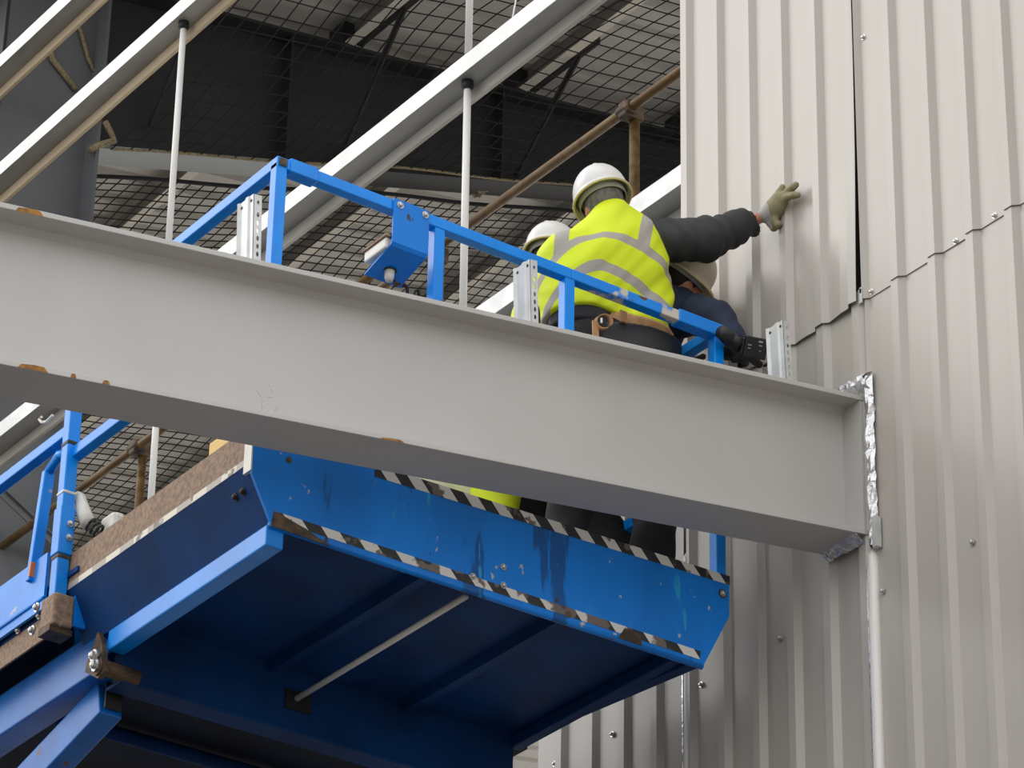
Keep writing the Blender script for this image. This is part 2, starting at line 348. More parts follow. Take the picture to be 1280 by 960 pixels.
for i, x in enumerate(PUR):
    z = zr(x)
    t = empty('roof_purlin', (x,10,z), f'pale zed purlin under the roof liner, number {i+1} from the eaves side', 'purlin', 'roof purlins along the bays')
    t['label'] = 'pale zed roof purlin above the nets, '+pn[i]
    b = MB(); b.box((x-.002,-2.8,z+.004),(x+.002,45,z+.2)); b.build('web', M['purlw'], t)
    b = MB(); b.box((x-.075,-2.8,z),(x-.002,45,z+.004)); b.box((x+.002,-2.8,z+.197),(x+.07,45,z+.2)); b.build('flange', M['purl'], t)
    b = MB(); b.box((x-.09,8.02,z-.002),(x+.012,8.20,z+.17)); b.build('cleat', M['dark'], t)
    b = MB(); b.box((x+.003,7.25,z-.004),(x+.05,8.0,z+.19)); b.build('sleeve', M['dark'], t)
    e = MB(); e.bar((x+.03,7.45,z+.02),(x-.02,8.12,max(zb(x)+.08,z-.95)),.045,.006,(1,0,0)); e.bar((x+.03,7.45,z+.02),(x-.02,8.12,max(zb(x)+.08,z-.95)),.006,.045,(1,0,0)); e.build('stay', M['dark'], t)

# zed cladding rails of the open bay (web level, outer flange up, inner flange down)
rl = ['short length of pale zed rail crossing the top left corner','pale zed rail ending top left, second down','long white zed rail rising across the net behind the middle white rod','lowest white zed rail, seen either side of the crouching and standing workers']
rl[3] = 'lowest white zed rail, passing behind the workers and under the wall edge'
RZ = [14.20,13.342,11.42,9.956]
for i, z in enumerate(RZ):
    y0 = -2.0; y1 = 12.0
    H = .10; D_ = .145; F_ = .066
    t = empty('cladding_rail', (.13,5,z), rl[i], 'rail', 'zed rails across the open bay')
    b = MB(); b.box((.03,y0,z-H),(.0325,y1,z)); b.box((.03,y0,z-.002),(.046,y1,z)); b.build('outer_flange', M['galv'], t)
    b = MB(); b.box((.0325,y0,z-H),(D_,y1,z-H+.0025)); b.build('web', M['galvw'], t)
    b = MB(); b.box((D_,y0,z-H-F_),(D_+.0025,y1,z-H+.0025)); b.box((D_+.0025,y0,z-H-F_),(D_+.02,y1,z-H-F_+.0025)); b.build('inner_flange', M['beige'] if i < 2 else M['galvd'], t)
def tie(y, z0, z1, lab, grom, yb=None):
    yb = y-.02 if yb is None else yb
    t = empty('rail_tie_rod', (.09,y,z0), lab, 'rod', 'white tie rods between the rails')
    b = MB(); b.tube((.09,yb,z0),(.09,y,z1),.018,14); b.build('rod', M['white'], t, smooth=True)
    b = MB(); b.path([(.09,y,grom+.004),(.09,y,grom-.03),(.09,y,grom-.045)],[.03,.03,.02],14); b.build('grommet', M['black'], t)
tie(5.685, 11.325, 13.240, 'white vertical tie rod on the left, above the grey beam', 13.239)
tie(5.665, 9.861, 11.318, 'white vertical tie rod at lower left, below the grey beam', 11.317)
tie(2.835, 9.861, 11.318, 'white vertical tie rod in the middle, below the long rail', 11.317)
tie(2.855, 11.325, 13.2, 'white vertical tie rod in the middle, above the long rail', 13.2)
b = MB(); b.path([(.1,2.50,11.45),(.15,2.52,11.7),(.2,2.53,12.2)],.004,6); tag(b.build('hanging_wire', M['white']),'thin pale wire above the long rail near the top edge','wire')
for i, (p, q, lab) in enumerate((((.26,8.22,14.25),(.72,8.5,14.26),'dark angle stay at the top left, from rail to column'),((.27,7.83,11.28),(.80,8.0,11.12),'grey angle stay at the lower left, from rail to column'))):
    t = empty('rail_stay', p, lab, 'stay', None)
    b = MB(); b.bar(p, q, .05, .008); b.bar(Vector(p)+Vector((0,0,-.025)), Vector(q)+Vector((0,0,-.025)), .008, .05); b.build('angle', M['dark'] if i == 0 else M['grey'], t)
    b = MB(); b.box((q[0]-.03,q[1]-.05,q[2]-.04),(q[0]+.03,q[1]+.05,q[2]+.02)); b.build('cleat', M['grey'], t)

# ------------------------------------------------------------------ safety nets (knotted cords, real geometry)
def net(name, label, ya, yb, x0, x1, cell, zfun, shear):
    xs_ = np.arange(x0, x1, cell); ys_ = np.arange(0, abs(yb-ya)+1e-6, cell); sg = 1 if yb > ya else -1
    X, S_ = np.meshgrid(xs_, ys_, indexing='ij')
    Y = ya+sg*S_; Xw = X+shear*S_+.03*np.sin(S_*1.7+X*.8)+.02*np.sin(S_*4.1+X*2.3); Yw = Y+.03*np.sin(X*1.3+.7)+.02*np.sin(X*3.7+S_)
    Z = zfun(Xw, S_); P = np.stack([Xw,Yw,Z],-1); h = .0052; V = []; Fc = []; n0 = 0
    def strands(Q, e1):
        nonlocal n0
        L_, K, _ = Q.shape
        off = np.array([e1*h, np.array([0,0,h]), -e1*h, np.array([0,0,-h])])
        v = (Q[:,:,None,:]+off).reshape(-1,3); V.append(v)
        i = np.arange(L_)[:,None,None]*K*4; j = np.arange(K-1)[None,:,None]*4; k = np.arange(4)[None,None,:]
        a = n0+i+j; f = np.stack([a+k,a+(k+1)%4,a+4+(k+1)%4,a+4+k],-1).reshape(-1,4); Fc.append(f); n0 += len(v)
    strands(P, np.array([1.,0,0])); strands(P.transpose(1,0,2), np.array([0,1.,0]))
    v = np.concatenate(V); f = np.concatenate(Fc)
    base = Vector(((x0+x1)/2, ya, float(v[:,2].min())))
    t = empty(name, base, label, 'net')
    me = bpy.data.meshes.new('mesh'); me.from_pydata((v-np.array(base)).tolist(), [], f.tolist()); me.update(); me.materials.append(M['net'])
    o = bpy.data.objects.new('net_mesh', me); COL.objects.link(o); o.parent = t; o['base'] = tuple(base); o['kind'] = 'stuff'
    b = MB(); b.path([tuple(p) for p in P[:,0]], .009 if yb < ya else .014, 6); b.build('border_rope', M['rope'] if yb < ya else M['net'], t)
def zb_v(x): return np.where(x < 5.6, 13.93+.303*(x-.85), 15.37+TP*(x-5.6))
def zn1(x, s):
    k = np.clip(s/1.8,0,1); k = k*k*(3-2*k); zp = 15.33+TP*(x-5.44)
    return zb_v(x)+(np.maximum(zp,zb_v(x))-zb_v(x))*k-.02-.13*np.sin(np.pi*np.clip(s/7.5,0,1))
def zn2(x, s):
    k = np.clip(s/5.,0,1); zp = 15.05+TP*(x-5.44)
    return zb_v(x)+(zp-zb_v(x))*k-.05-.20*np.sin(np.pi*np.clip(s/12.,0,1))
net('safety_net','upper black safety net stretched below the roof in front of the dark rafter', 8.0, .8, .88, 8.2, .128, zn1, .13)
net('safety_net','lower black safety net hanging behind the rafter and the blue guard rail', 8.33, 21.0, .95, 9.5, .102, zn2, .10)
# ropes, rag and tangle tied along the nets
b = MB(); b.path([at(60,55,y=8.13),at(66,75,y=8.13),at(82,95,y=8.13),at(95,112,y=8.13)],.02,6); tag(b.build('tie_rope', M['rope'], smooth=True),'tan tie rope hanging left of the column top, longer loop','rope')
b = MB(); b.path([at(98,30,y=8.13),at(104,50,y=8.13),at(110,72,y=8.13),at(118,90,y=8.13)],.013,6); tag(b.build('tie_rope', M['rope'], smooth=True),'tan tie rope hanging just right of the top left rails','rope')
b = MB(); b.path([at(112,188,y=8.0),at(125,181,y=8.0),at(143,176,y=8.0),at(138,165,y=8.0),at(131,152,y=8.0)],.022,6); tag(b.build('tie_rope', M['rope'], smooth=True),'knotted tan rope end where the net meets the column','rope')
p = [at(u,v,y=8.25) for u,v in ((160,196),(167,190),(183,195),(180,208),(162,206))]
b = MB(); b.prism(p,(0,.01,.0)); tag(b.build('rag', M['rope']),'small pale rag tied to the lower net near the column','rag')
b = MB(); pts = []
c0 = at(598,232,y=8.25)
for i in range(60):
    a_ = i*.9; pts.append(c0+np.array([.09*math.cos(a_)+.03*math.sin(a_*3.1)-.02*i/20, .05*math.sin(a_*1.7), .07*math.sin(a_)]))
b.path(pts,.008,5); b.build('net_tie', M['rope'], origin=c0, smooth=True, label='tangled tan rope knot on the lower net behind the middle rod', cat='rope')

# ------------------------------------------------------------------ scaffold tube guard rail inside the open side
t = empty('scaffold_guardrail', (.5,4.5,9.2), 'rusty brown scaffold tube guard rail on posts behind the white rods', 'guardrail')
for (a, c) in (((.5,-.6,10.935),(.5,4.45,10.955)),((.5,3.95,11.075),(.5,9.3,11.09))):
    b = MB(); b.tube(a, c, .0242, 14); b.build('handrail', M['tube'], t, smooth=True)
for y, z in ((2.12,10.945),(3.71,10.94),(6.62,11.085)):
    b = MB(); b.tube((.545,y,8.9),(.545,y,z+.02),.0242,14); b.build('post', M['tube'], t, smooth=True)
    b = MB(); b.tube((.5,y-.05,z),(.5,y+.05,z),.036,12); b.box((.47,y-.03,z-.045),(.58,y+.03,z+.04)); b.build('coupler', M['rustd'], t, bevel=.008)

# ------------------------------------------------------------------ rafter of the lower roof: the big grey beam, rising 8 degrees to the wall
BS = .1405; BY0, BY1 = -.066, .158
def bt(x): return 8.303+BS*x
DEP = .586
t = empty('steel_beam', (-2.2,.046,7.4), 'big pale grey I-beam crossing the picture to the wall', 'beam')
X0, X1 = -5.6, .06
b = MB(); b.prism([(X0,.04,bt(X0)-DEP+.01),(X1,.04,bt(X1)-DEP+.01),(X1,.04,bt(X1)-.01),(X0,.04,bt(X0)-.01)],(0,.014,0)); b.build('web', M['beam'], t)
for z, nm in ((-.020,'top_flange'),(-DEP,'bottom_flange')):
    b = MB(); b.prism([(X0,BY0,bt(X0)+z),(X1,BY0,bt(X1)+z),(X1,BY0,bt(X1)+z+.020),(X0,BY0,bt(X0)+z+.020)],(0,BY1-BY0,0)); b.build(nm, M['beam'], t, bevel=.002)
    # root fillets
    b = MB(); zz = -.020 if nm == 'top_flange' else -DEP+.020; sgn = -1 if nm == 'top_flange' else 1
    b.prism([(X0,.04,bt(X0)+zz),(X0,.018,bt(X0)+zz),(X0,.04,bt(X0)+zz+.022*sgn)],(X1-X0,0,(X1-X0)*BS)); b.build('weld_fillet', M['beam'], t)
b = MB(); b.prism([(-.035,BY0+.004,bt(-.035)-DEP+.02),(-.035,.04,bt(-.035)-DEP+.02),(-.035,.04,bt(-.035)-.02),(-.035,BY0+.004,bt(-.035)-.02)],(.015,0,0)); b.build('end_stiffener', M['beam'], t)
for (u0,u1,zo,hh) in ((20,55,-.0195,.0185),(22,60,-DEP+.001,.018),(88,95,-DEP+.001,.016),(128,137,-DEP+.001,.015),(475,505,-DEP+.001,.008)):
    v = 251+.2256*u0 if zo > -.1 else 455+.197*u0
    xa = at(u0,v,y=BY0)[0]; xb = at(u1,v+.2*(u1-u0),y=BY0)[0]
    b = MB(); b.prism([(xa,BY0-.0012,bt(xa)+zo),(xb,BY0-.0012,bt(xb)+zo),(xb-.15*(xb-xa),BY0-.0012,bt(xb)+zo+hh*.8),((xa+xb)/2,BY0-.0012,bt((xa+xb)/2)+zo+hh),(xa+.1*(xb-xa),BY0-.0012,bt(xa)+zo+hh*.8)],(0,.0012,0)); b.build('rust_patch', M['rust'], t, label='orange rust patch on the flange edge')
# scrape marks on the web
b = MB(); c0 = at(338,498,y=.0395)
for i in range(9):
    p = c0+np.array([rng.uniform(-.05,.03),0,rng.uniform(-.04,.05)]); q = p+np.array([rng.uniform(-.02,.02),0,rng.uniform(-.03,.03)]); b.bar((p[0],.0392,p[2]),(q[0],.0392,q[2]),.001,rng.uniform(.002,.006),(0,0,1) if abs(q[0]-p[0]) > .004 else (1,0,0))
b.build('scrape_mark', M['lip'], t)
# purlin cleats on the beam
from mathutils import geometry
def holed_plate(poly, holes, thick_vec, parent, name, m):
    bm_ = bmesh.new(); ed = []
    def loop(ps):
        vs = [bm_.verts.new(p) for p in ps]
        for i in range(len(vs)): ed.append(bm_.edges.new((vs[i],vs[(i+1)%len(vs)])))
    loop(poly)
    for h_ in holes: loop(h_)
    bmesh.ops.triangle_fill(bm_, edges=ed, use_beauty=True)
    r = bmesh.ops.extrude_face_region(bm_, geom=bm_.faces[:]); bmesh.ops.translate(bm_, vec=thick_vec, verts=[e for e in r['geom'] if isinstance(e,bmesh.types.BMVert)])
    bmesh.ops.recalc_face_normals(bm_, faces=bm_.faces)
    base = Vector(parent['base']); bmesh.ops.translate(bm_, vec=-base, verts=bm_.verts)
    me = bpy.data.meshes.new(name); bm_.to_mesh(me); bm_.free(); me.materials.append(m)
    o = bpy.data.objects.new(name, me); COL.objects.link(o); o.parent = parent; o['base'] = tuple(base); return o
cl = ['left of the three holed galvanised cleats standing on the grey beam, below the blue corner','middle holed galvanised cleat on the grey beam, in front of the yellow vest','right holed galvanised cleat on the grey beam, beside the drill and the wall']
for (uv, hgt, lab) in (((312,327),.335,cl[0]),((660,400),.335,cl[1]),((978,468),.33,cl[2])):
    c = at(*uv, y=.09); x = float(c[0]); z = bt(x); t = empty('purlin_cleat', (x,.06,z), lab, 'cleat', 'galvanised cleats on the grey beam')
    b = MB(); y0, y1 = .058, .152
    tl = .10                                    # cleats lean square to the pitched beam
    def q(dx, y, dz): return (x+dx-dz*BS*.3, y, z+dx*BS+dz)
    pr = [(-.010,y1+.004),(-.006,y1),(0,y1-.008),(0,.112),(-.006,.106),(-.006,.092),(0,.086),(0,y0+.008)]
    rows = [[q(dx,y,dz) for dx,y in pr] for dz in (0,hgt-.004,hgt)]
    b.strip(rows); b.build('ribbed_web', M['galv'], t, solid=.004)
    hs = []
    for k in range(8):
        zc = .07+k*.031
        if zc > hgt-.05: break
        hs.append([q(.019+.0055*math.cos(a),y0+.008,zc+.0105*math.sin(a)) for a in np.linspace(0,2*math.pi,11)[:-1]])
    hs.append([q(.019+.005*math.cos(a),y0+.008,hgt-.03+.008*math.sin(a)) for a in np.linspace(0,2*math.pi,11)[:-1]])
    holed_plate([q(0,y0+.008,0),q(.033,y0+.008,0),q(.033,y0+.008,hgt+.0),q(0,y0+.008,hgt)], hs, (0,.003,0), t, 'holed_flange', M['galv'])
    for yy in (y1-.012,y0+.02):
        b = MB(); b.path([q(-.002,yy,hgt-.022),q(-.0035,yy,hgt-.022)],.006,8); b.build('bolt_hole', M['black'], t)
    b = MB(); b.box((x-.03,.05,z-.004),(x+.045,.15,z+.010)); b.build('base_plate', M['galv'], t)
# crumpled foil closing the hole around the beam
def crumple(rows, amp):
    return [[tuple(np.array(p)+rng.normal(0,amp,3)*np.array([1,.4,.4])) for p in r] for r in rows]
t = empty('foil_flashing', (-.02,0,7.6), 'crumpled silver foil flashing where the grey beam enters the wall', 'flashing')
zt, zbm = bt(0), bt(0)-DEP
b = MB(); b.strip(crumple([[(-.012-(.022*math.sin(k/4*3.1)),-.070-.011*k,zbm-.06+(zt-zbm+.13)*i/30) for k in range(5)] for i in range(31)],.0035)); b.build('side_strip', M['foil'], t, solid=.001)
b = MB(); b.strip(crumple([[(-.012-.05*math.sin(k/5*3.1),.03-.14*i/10,zt+.004+.016*k) for k in range(6)] for i in range(11)],.006)); b.build('top_strip', M['foil'], t, solid=.001)
b = MB(); b.strip(crumple([[(-.092+.012*k,.156-.218*i/16,zbm+.026-.0305*i/16*.0-.004-.056*k/5*(1-.45*i/16)-.028*i/16) for k in range(6)] for i in range(17)],.004)); b.build('bottom_strip', M['foil'], t, solid=.001)
b = MB(); b.box((-.034,-.128,zbm-.075),(-.008,-.106,zbm+.05)); b.build('closing_strip', M['galv'], t)

# ================================================================== SCISSOR LIFT (stands on the ground, platform 7.5 m up)
lift = empty('scissor_lift', (-1.35,3.0,0), 'blue scissor lift platform with hazard tape and guard rails', 'scissor lift')
XL, XR, YF = -2.39, -.30, .402
# front toe plate, cut to the profile of the pan
pr = [(XL,YF,7.588),(XL+.004,YF,7.412),(-2.295,YF,7.240),(-.425,YF,7.240),(-.302,YF,7.474),(XR,YF,7.640)]
b = MB(); b.prism(pr,(0,.016,0)); toe = b.build('front_toe_plate', M['blue'], lift, bevel=.002)
b = MB(); b.prism([(XL+.5,YF-.0015,7.553+.0),(XR,YF-.0015,7.604),(XR,YF-.0015,7.640),(XL+.5,YF-.0015,7.601)],(0,.0015,0)); sub(b.build('hazard_tape', M['chevx'], lift, label='black and white striped tape on the top edge'), toe)
b = MB(); b.prism([(-2.275,YF-.0015,7.258),(-.445,YF-.0015,7.258),(-.44,YF-.0015,7.292),(-2.275,YF-.0015,7.292)],(0,.0015,0)); sub(b.build('hazard_tape', M['chevl'], lift, label='worn black and white striped tape on the bottom edge'), toe)
b = MB(); b.path([(-2.30,YF+.012,7.242),(-1.3,YF+.012,7.240),(-.425,YF+.012,7.240)],.013,10); sub(b.build('bottom_lip', M['blue'], lift, smooth=True), toe)
b = MB(); b.prism([(-2.30,YF-.003,7.232),(-2.06,YF-.003,7.228),(-2.16,YF-.003,7.262),(-2.29,YF-.003,7.292)],(0,.004,0)); sub(b.build('rust_patch', M['rustd'], lift), toe)
b = MB(); b.prism([(-.82,YF-.003,7.236),(-.71,YF-.003,7.236),(-.72,YF-.003,7.275),(-.79,YF-.003,7.285)],(0,.003,0)); sub(b.build('rust_patch', M['rustd'], lift), toe)
bs = part_at(screw_mb((0,-1,0),.009,.01), 'bolt_head', M['bolt'], lift, [at(u,v,y=YF) for u,v in ((629,709),(591,721),(629,732),(903,742))])
for u, v, r in ((903,742,.019),(710,768,.014),(696,750,.007),(361,575,.012),(327,554,.016)):
    c = at(u,v,y=YF); b = MB(); b.tube((c[0],YF-.002,c[2]),(c[0],YF+.002,c[2]),r,12); sub(b.build('plate_hole', M['rustd'], lift), toe)
# sides, floor and underside of the roll-out deck
YE = 1.72
b = MB(); b.box((XL,YF+.016,7.452),(XL+.008,YE,7.60)); sd_ = b.build('side_toe_board', M['rusty'], lift, label='brown weathered toe board')
b = MB(); b.box((XL-.0012,YF+.016,7.452),(XL,YE,7.478)); sub(b.build('hazard_tape', M['chevy'], lift, label='faded tape along the lower edge'), sd_)
b = MB(); b.box((XL-.002,YF+.001,7.42),(XL+.012,YF+.05,7.588)); sub(b.build('corner_strip', M['wplastic'], lift), sd_)
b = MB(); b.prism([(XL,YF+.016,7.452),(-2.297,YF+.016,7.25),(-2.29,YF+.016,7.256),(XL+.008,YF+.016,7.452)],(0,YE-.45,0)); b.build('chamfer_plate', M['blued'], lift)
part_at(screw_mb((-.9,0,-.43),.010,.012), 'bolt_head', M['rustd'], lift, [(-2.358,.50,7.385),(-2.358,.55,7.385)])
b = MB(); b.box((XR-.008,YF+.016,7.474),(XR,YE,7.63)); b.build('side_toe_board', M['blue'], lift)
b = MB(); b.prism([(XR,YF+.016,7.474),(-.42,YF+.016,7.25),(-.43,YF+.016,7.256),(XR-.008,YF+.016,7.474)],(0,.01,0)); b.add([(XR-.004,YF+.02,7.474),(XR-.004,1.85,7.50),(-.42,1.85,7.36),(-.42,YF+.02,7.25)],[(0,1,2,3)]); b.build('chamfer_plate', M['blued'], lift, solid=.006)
b = MB(); b.prism([(-.47,YF+.02,7.242),(-.42,YF+.02,7.242),(-.42,1.85,7.352),(-.47,1.85,7.352)],(0,0,.05)); b.build('side_channel', M['blued'], lift, bevel=.004)
b = MB(); b.box((XL+.01,YF+.016,7.535),(XR-.01,YE,7.556)); b.build('deck_floor', M['rusty'], lift)
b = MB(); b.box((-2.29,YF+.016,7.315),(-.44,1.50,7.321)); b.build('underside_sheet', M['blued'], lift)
b = MB(); b.box((-2.305,YF+.016,7.165),(-2.235,1.50,7.245)); b.build('runner_tube', M['bluep'], lift, bevel=.006)
b = MB(); b.box((-.52,YF+.03,7.26),(-.47,1.50,7.315)); b.build('runner_tube', M['blued'], lift, bevel=.006)
for x0 in (-1.60,-1.005):
    b = MB(); b.prism([(x0-.035,YF+.016,7.315),(x0-.02,YF+.016,7.275),(x0+.02,YF+.016,7.275),(x0+.035,YF+.016,7.315)],(0,1.08,0)); b.build('deck_stiffener', M['blued'], lift)
b = MB(); b.box((-2.235,YF+.016,7.245),(-2.19,1.5,7.30)); b.build('deck_stiffener', M['blued'], lift)
b = MB(); b.tube(at(583,745,z=7.262),(-1.50,1.56,7.195),.0115,12); b.build('steel_rod', M['white'], lift, smooth=True, label='thin bright rod under the deck')
b = MB(); b.box((-2.24,1.50,7.065),(-.50,1.56,7.318)); b.box((-2.24,1.495,7.06),(-.50,1.60,7.075)); b.build('cross_member', M['blued'], lift, bevel=.003)
b = MB(); b.box((-1.545,1.494,7.15),(-1.43,1.499,7.23)); b.build('slot', M['black'], lift)
# main deck
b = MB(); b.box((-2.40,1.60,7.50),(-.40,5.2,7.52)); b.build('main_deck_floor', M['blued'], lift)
b = MB(); b.box((-2.29,1.52,7.29),(-.42,5.2,7.30)); b.build('underside_sheet', M['undershade'], lift)
for x0, x1 in ((-2.30,-2.19),(-.60,-.49)):
    b = MB(); b.box((x0,1.60,7.115),(x1,5.2,7.29)); b.build('chassis_beam', M['bluea'] if x0 < -2 else M['blued'], lift, bevel=.006)
b = MB(); b.box((-2.425,1.80,7.415),(-2.413,5.2,7.645)); b.path([(-2.427,1.80,7.458),(-2.427,5.2,7.458)],.006,6); mt = b.build('side_toe_board', M['bluep'], lift)
b = MB(); b.box((-2.40,1.76,7.305),(-2.392,5.2,7.40)); b.build('tread_strip', M['rusty'], lift, label='brown patterned tread strip')
part_at(screw_mb((-1,0,0),.010,.012), 'rivet', M['bolt'], lift, [(-2.404,1.86+.16*k,7.412) for k in range(6)])
b = MB(); b.box((-2.40,1.76,7.40),(-2.38,5.2,7.43)); b.build('shadow_gap_angle', M['blued'], lift)
# rails
T = .045
def rail(a, c, name='guard_rail', m='bluep', w=T, h=T, up=(0,0,1), **kw):
    b = MB(); b.bar(a, c, w, h, up); return b.build(name, M[m], lift, bevel=.004, **kw)
ZR = 8.688; YR = YF+.022; XLr, XRr = -2.335, -.335
tr = rail((XLr+.02,YR,ZR),(-1.045,YR,ZR)); rail((-1.045,YR,ZR),(XRr-.16,YR,ZR), m='bluec', label='guard rail with the paint worn through')
rail((XRr-.20,YR,ZR),(XRr+.02,YR,ZR), 'rail_sleeve', 'bluep', .056,.056)
rail((XLr+.03,YR,ZR),(XLr+.15,YR,ZR), 'rail_sleeve', 'bluep', .056,.056)
rail((XRr+.02,YR,ZR),(XRr+.05,YR,ZR), 'end_cap', 'black', .05,.05)
rail((XLr,YR-.02,ZR),(XLr,1.70,ZR)); rail((XRr,YR,ZR),(XRr,1.70,ZR))
for x, zb_ in ((XLr,7.556),(-1.645,8.07),(-1.05,8.07),(XRr,7.556)): rail((x,YR+.004,zb_),(x,YR+.004,ZR), 'guard_post', up=(0,1,0))
b = MB(); b.box((XLr-.016,YR-.0245,ZR-.016),(XLr+.016,YR-.0215,ZR+.016)); b.build('open_tube_end', M['rustd'], lift)
rail((XLr,YR,8.07),(XRr,YR,8.07),'mid_rail'); rail((-2.40,.95,8.02),(-2.40,1.70,8.02),'mid_rail'); rail((XRr,YR,8.07),(XRr,1.7,8.07),'mid_rail')
rail((XRr,1.0,8.66),(XRr,.50,8.62),'rail_brace','black',.02,.02)
rail((-2.42,1.70,7.40),(-2.42,1.70,8.75), 'main_post', up=(0,1,0), w=.05, h=.05)
for v in (522,570,702):
    c = at(70,v,x=-2.42); rail((-2.42,1.70,c[2]-.012),(-2.42,1.70,c[2]+.006),'post_band','rustd' if v == 702 else 'black',.054,.054,(0,1,0))
c = at(70,628,x=-2.42); rail((-2.42,1.70,c[2]-.006),(-2.42,1.70,c[2]+.006),'cable_tie','wplastic',.056,.056,(0,1,0))
rail((-2.42,1.70,at(70,700,x=-2.42)[2]),(-2.42,1.70,at(70,645,x=-2.42)[2]),'post_sleeve','bluep',.06,.06,(0,1,0))
part_at(screw_mb((0,-1,0),.009,.012), 'bolt_head', M['bolt'], lift, [(-2.41,1.670,at(75,661,x=-2.42)[2]),(-2.41,1.670,at(75,677,x=-2.42)[2])])
b = MB(); b.box((-2.462,1.640,7.285),(-2.376,1.745,7.415)); bk = b.build('post_bracket', M['rusty'], lift, bevel=.01, label='rusted bracket at the foot of the post')
b = MB(); b.box((-2.465,1.655,7.262),(-2.37,1.74,7.285)); sub(b.build('bracket_foot', M['rustd'], lift), bk)
b = MB(); b.box((-2.376,1.643,7.30),(-2.325,1.655,7.425)); sub(b.build('bracket_ear', M['blue'], lift), bk)
part_at(screw_mb((-1,0,0),.013,.016), 'bolt_head', M['bolt'], lift, [(-2.455,1.78,7.40),(-2.455,1.80,7.315)])
p0 = at(61,590,x=-2.42); p1 = at(40,728,x=-2.42)
rail(tuple(p0),tuple(p1),'gate_post',w=.045,h=.03,up=(0,1,0))
b = MB(); b.path([tuple(p0),(-2.42,(p0[1]+1.70)/2,p0[2]+.04),(-2.42,1.72,p0[2]+.01)],.02,8); b.build('gate_loop', M['bluep'], lift, smooth=True)
q0 = p0+(p1-p0)*.84; q1 = p0+(p1-p0)*.97
b = MB(); b.bar(tuple(q0+np.array([0,-.012,0])),tuple(q1+np.array([0,-.012,0])),.047,.01,(0,1,0)); b.build('orange_sticker', M['orange'], lift)
y0 = at(62,560,x=-2.42); rail((-2.42,1.72,y0[2]),(-2.42,4.9,y0[2]),'mid_rail'); rail((-2.42,1.70,8.73),(-2.42,4.9,8.73))
for y in (3.3,4.9): rail((-2.42,y,7.55),(-2.42,y,8.73),'main_post',up=(0,1,0))
for y in (1.72,3.3,4.9): rail((-.38,y,7.55),(-.38,y,8.73),'main_post',up=(0,1,0))
rail((-.38,1.7,8.73),(-.38,4.9,8.73)); rail((-2.42,4.9,8.73),(-.38,4.9,8.73))
b = MB(); h0 = at(51,530,x=-2.44); b.path([at(66,519,x=-2.44),at(58,527,x=-2.44),at(52,528,x=-2.44),at(49,524,x=-2.44),at(52,521,x=-2.44)],.006,6); b.build('gate_hook', M['wplastic'], lift)
b = MB(); b.path([at(82,575,x=-2.40),at(86,598,x=-2.39),at(92,618,x=-2.38)],.003,5); b.build('lanyard_wire', M['bolt'], lift)
# control box bracket on the front rail
cx0, cx1 = -1.861, -1.704
b = MB(); b.strip([[(cx0,YF-.006,8.713),(cx1,YF-.006,8.713)],[(cx0,YF-.006,8.528),(cx1,YF-.006,8.528)],[(cx0,YF+.004,8.517),(cx1,YF+.004,8.517)],[(cx0,.575,8.472),(cx1,.575,8.472)]])
br = b.build('control_bracket', M['blue'], lift, solid=.006)
for o_ in (part_at(screw_mb((0,-1,0),.010,.010), 'bolt_head', M['bolt'], lift, [(cx0+.028,YF-.008,8.690),(cx1-.018,YF-.008,8.690)]),): pass
b = MB(); b.box((-1.872,.42,8.512),(-1.74,.565,8.556)); cb = b.build('control_box', M['wplastic'], lift, bevel=.006)
b = MB(); b.box((-1.878,.412,8.556),(-1.735,.572,8.566)); sub(b.build('box_lid', M['rusty'], lift), cb)
c = at(487,338,z=8.487); b = MB(); b.path([c,c+np.array([0,0,-.03]),c+np.array([0,0,-.045])],[.020,.018,.014],14); b.build('cable_gland', M['wplastic'], lift, smooth=True)
b = MB(); b.path([c+np.array([0,0,-.004]),c+np.array([0,0,-.001])],[.027,.027],14); b.build('gland_ring', M['black'], lift)
b = MB(); b.path([c+np.array([0,0,-.04]),at(493,350,y=.56),at(499,353,y=.56),at(505,356,y=.58),at(509,360,y=.58),at(509,372,y=.58),at(516,372,y=.58),at(518,364,y=.58),at(523,363,y=.58),at(524,375,y=.58)],.0075,8); b.build('control_cable', M['black'], lift, smooth=True)
# pivot and scissor stack
b = MB(); b.prism([at(u,v,x=-2.33) for u,v in ((122,790),(127,800),(130,838),(122,848),(106,840),(108,830))],(.02,0,0)); b.build('pivot_plate', M['rustd'], lift)
b = MB(); b.prism([at(u,v,x=-2.27) for u,v in ((92,772),(150,780),(150,800),(112,838),(94,815))],(.012,0,0)); b.build('gusset', M['blue'], lift)
pv = at(121,832,x=-2.34); b = MB(); b.path([pv,pv+np.array([.02,0,0]),pv+np.array([.02,0,0]),pv+np.array([.17,0,-.005])],[.036,.036,.030,.030],16); b.build('pivot_pin', M['rustd'], lift)
part_at(screw_mb((-1,0,0),.017,.02), 'pin_bolt', M['bolt'], lift, [pv+np.array([-.002,0,0]), np.array(at(119,820,x=-2.345))*1.0])
lv = [(7.08-.70*k) for k in range(9)]
for xa in (-2.19,-.62):
    for k, z in enumerate(lv):
        for fl, dx in ((0,0),(1,.12 if xa < -1 else -.12)):
            ya, yb = (1.66,4.3) if not fl else (4.3,1.66)
            b = MB(); b.bar((xa+dx,ya,z-.02),(xa+dx,yb,z-.66),.095,.14); b.build('scissor_arm', M['bluea'] if xa < -1 and not fl else M['undershade'], lift, bevel=.006)
b = MB(); b.box((-2.225,1.630,7.012),(-2.155,1.636,7.125)); b.build('open_arm_end', M['black'], lift)
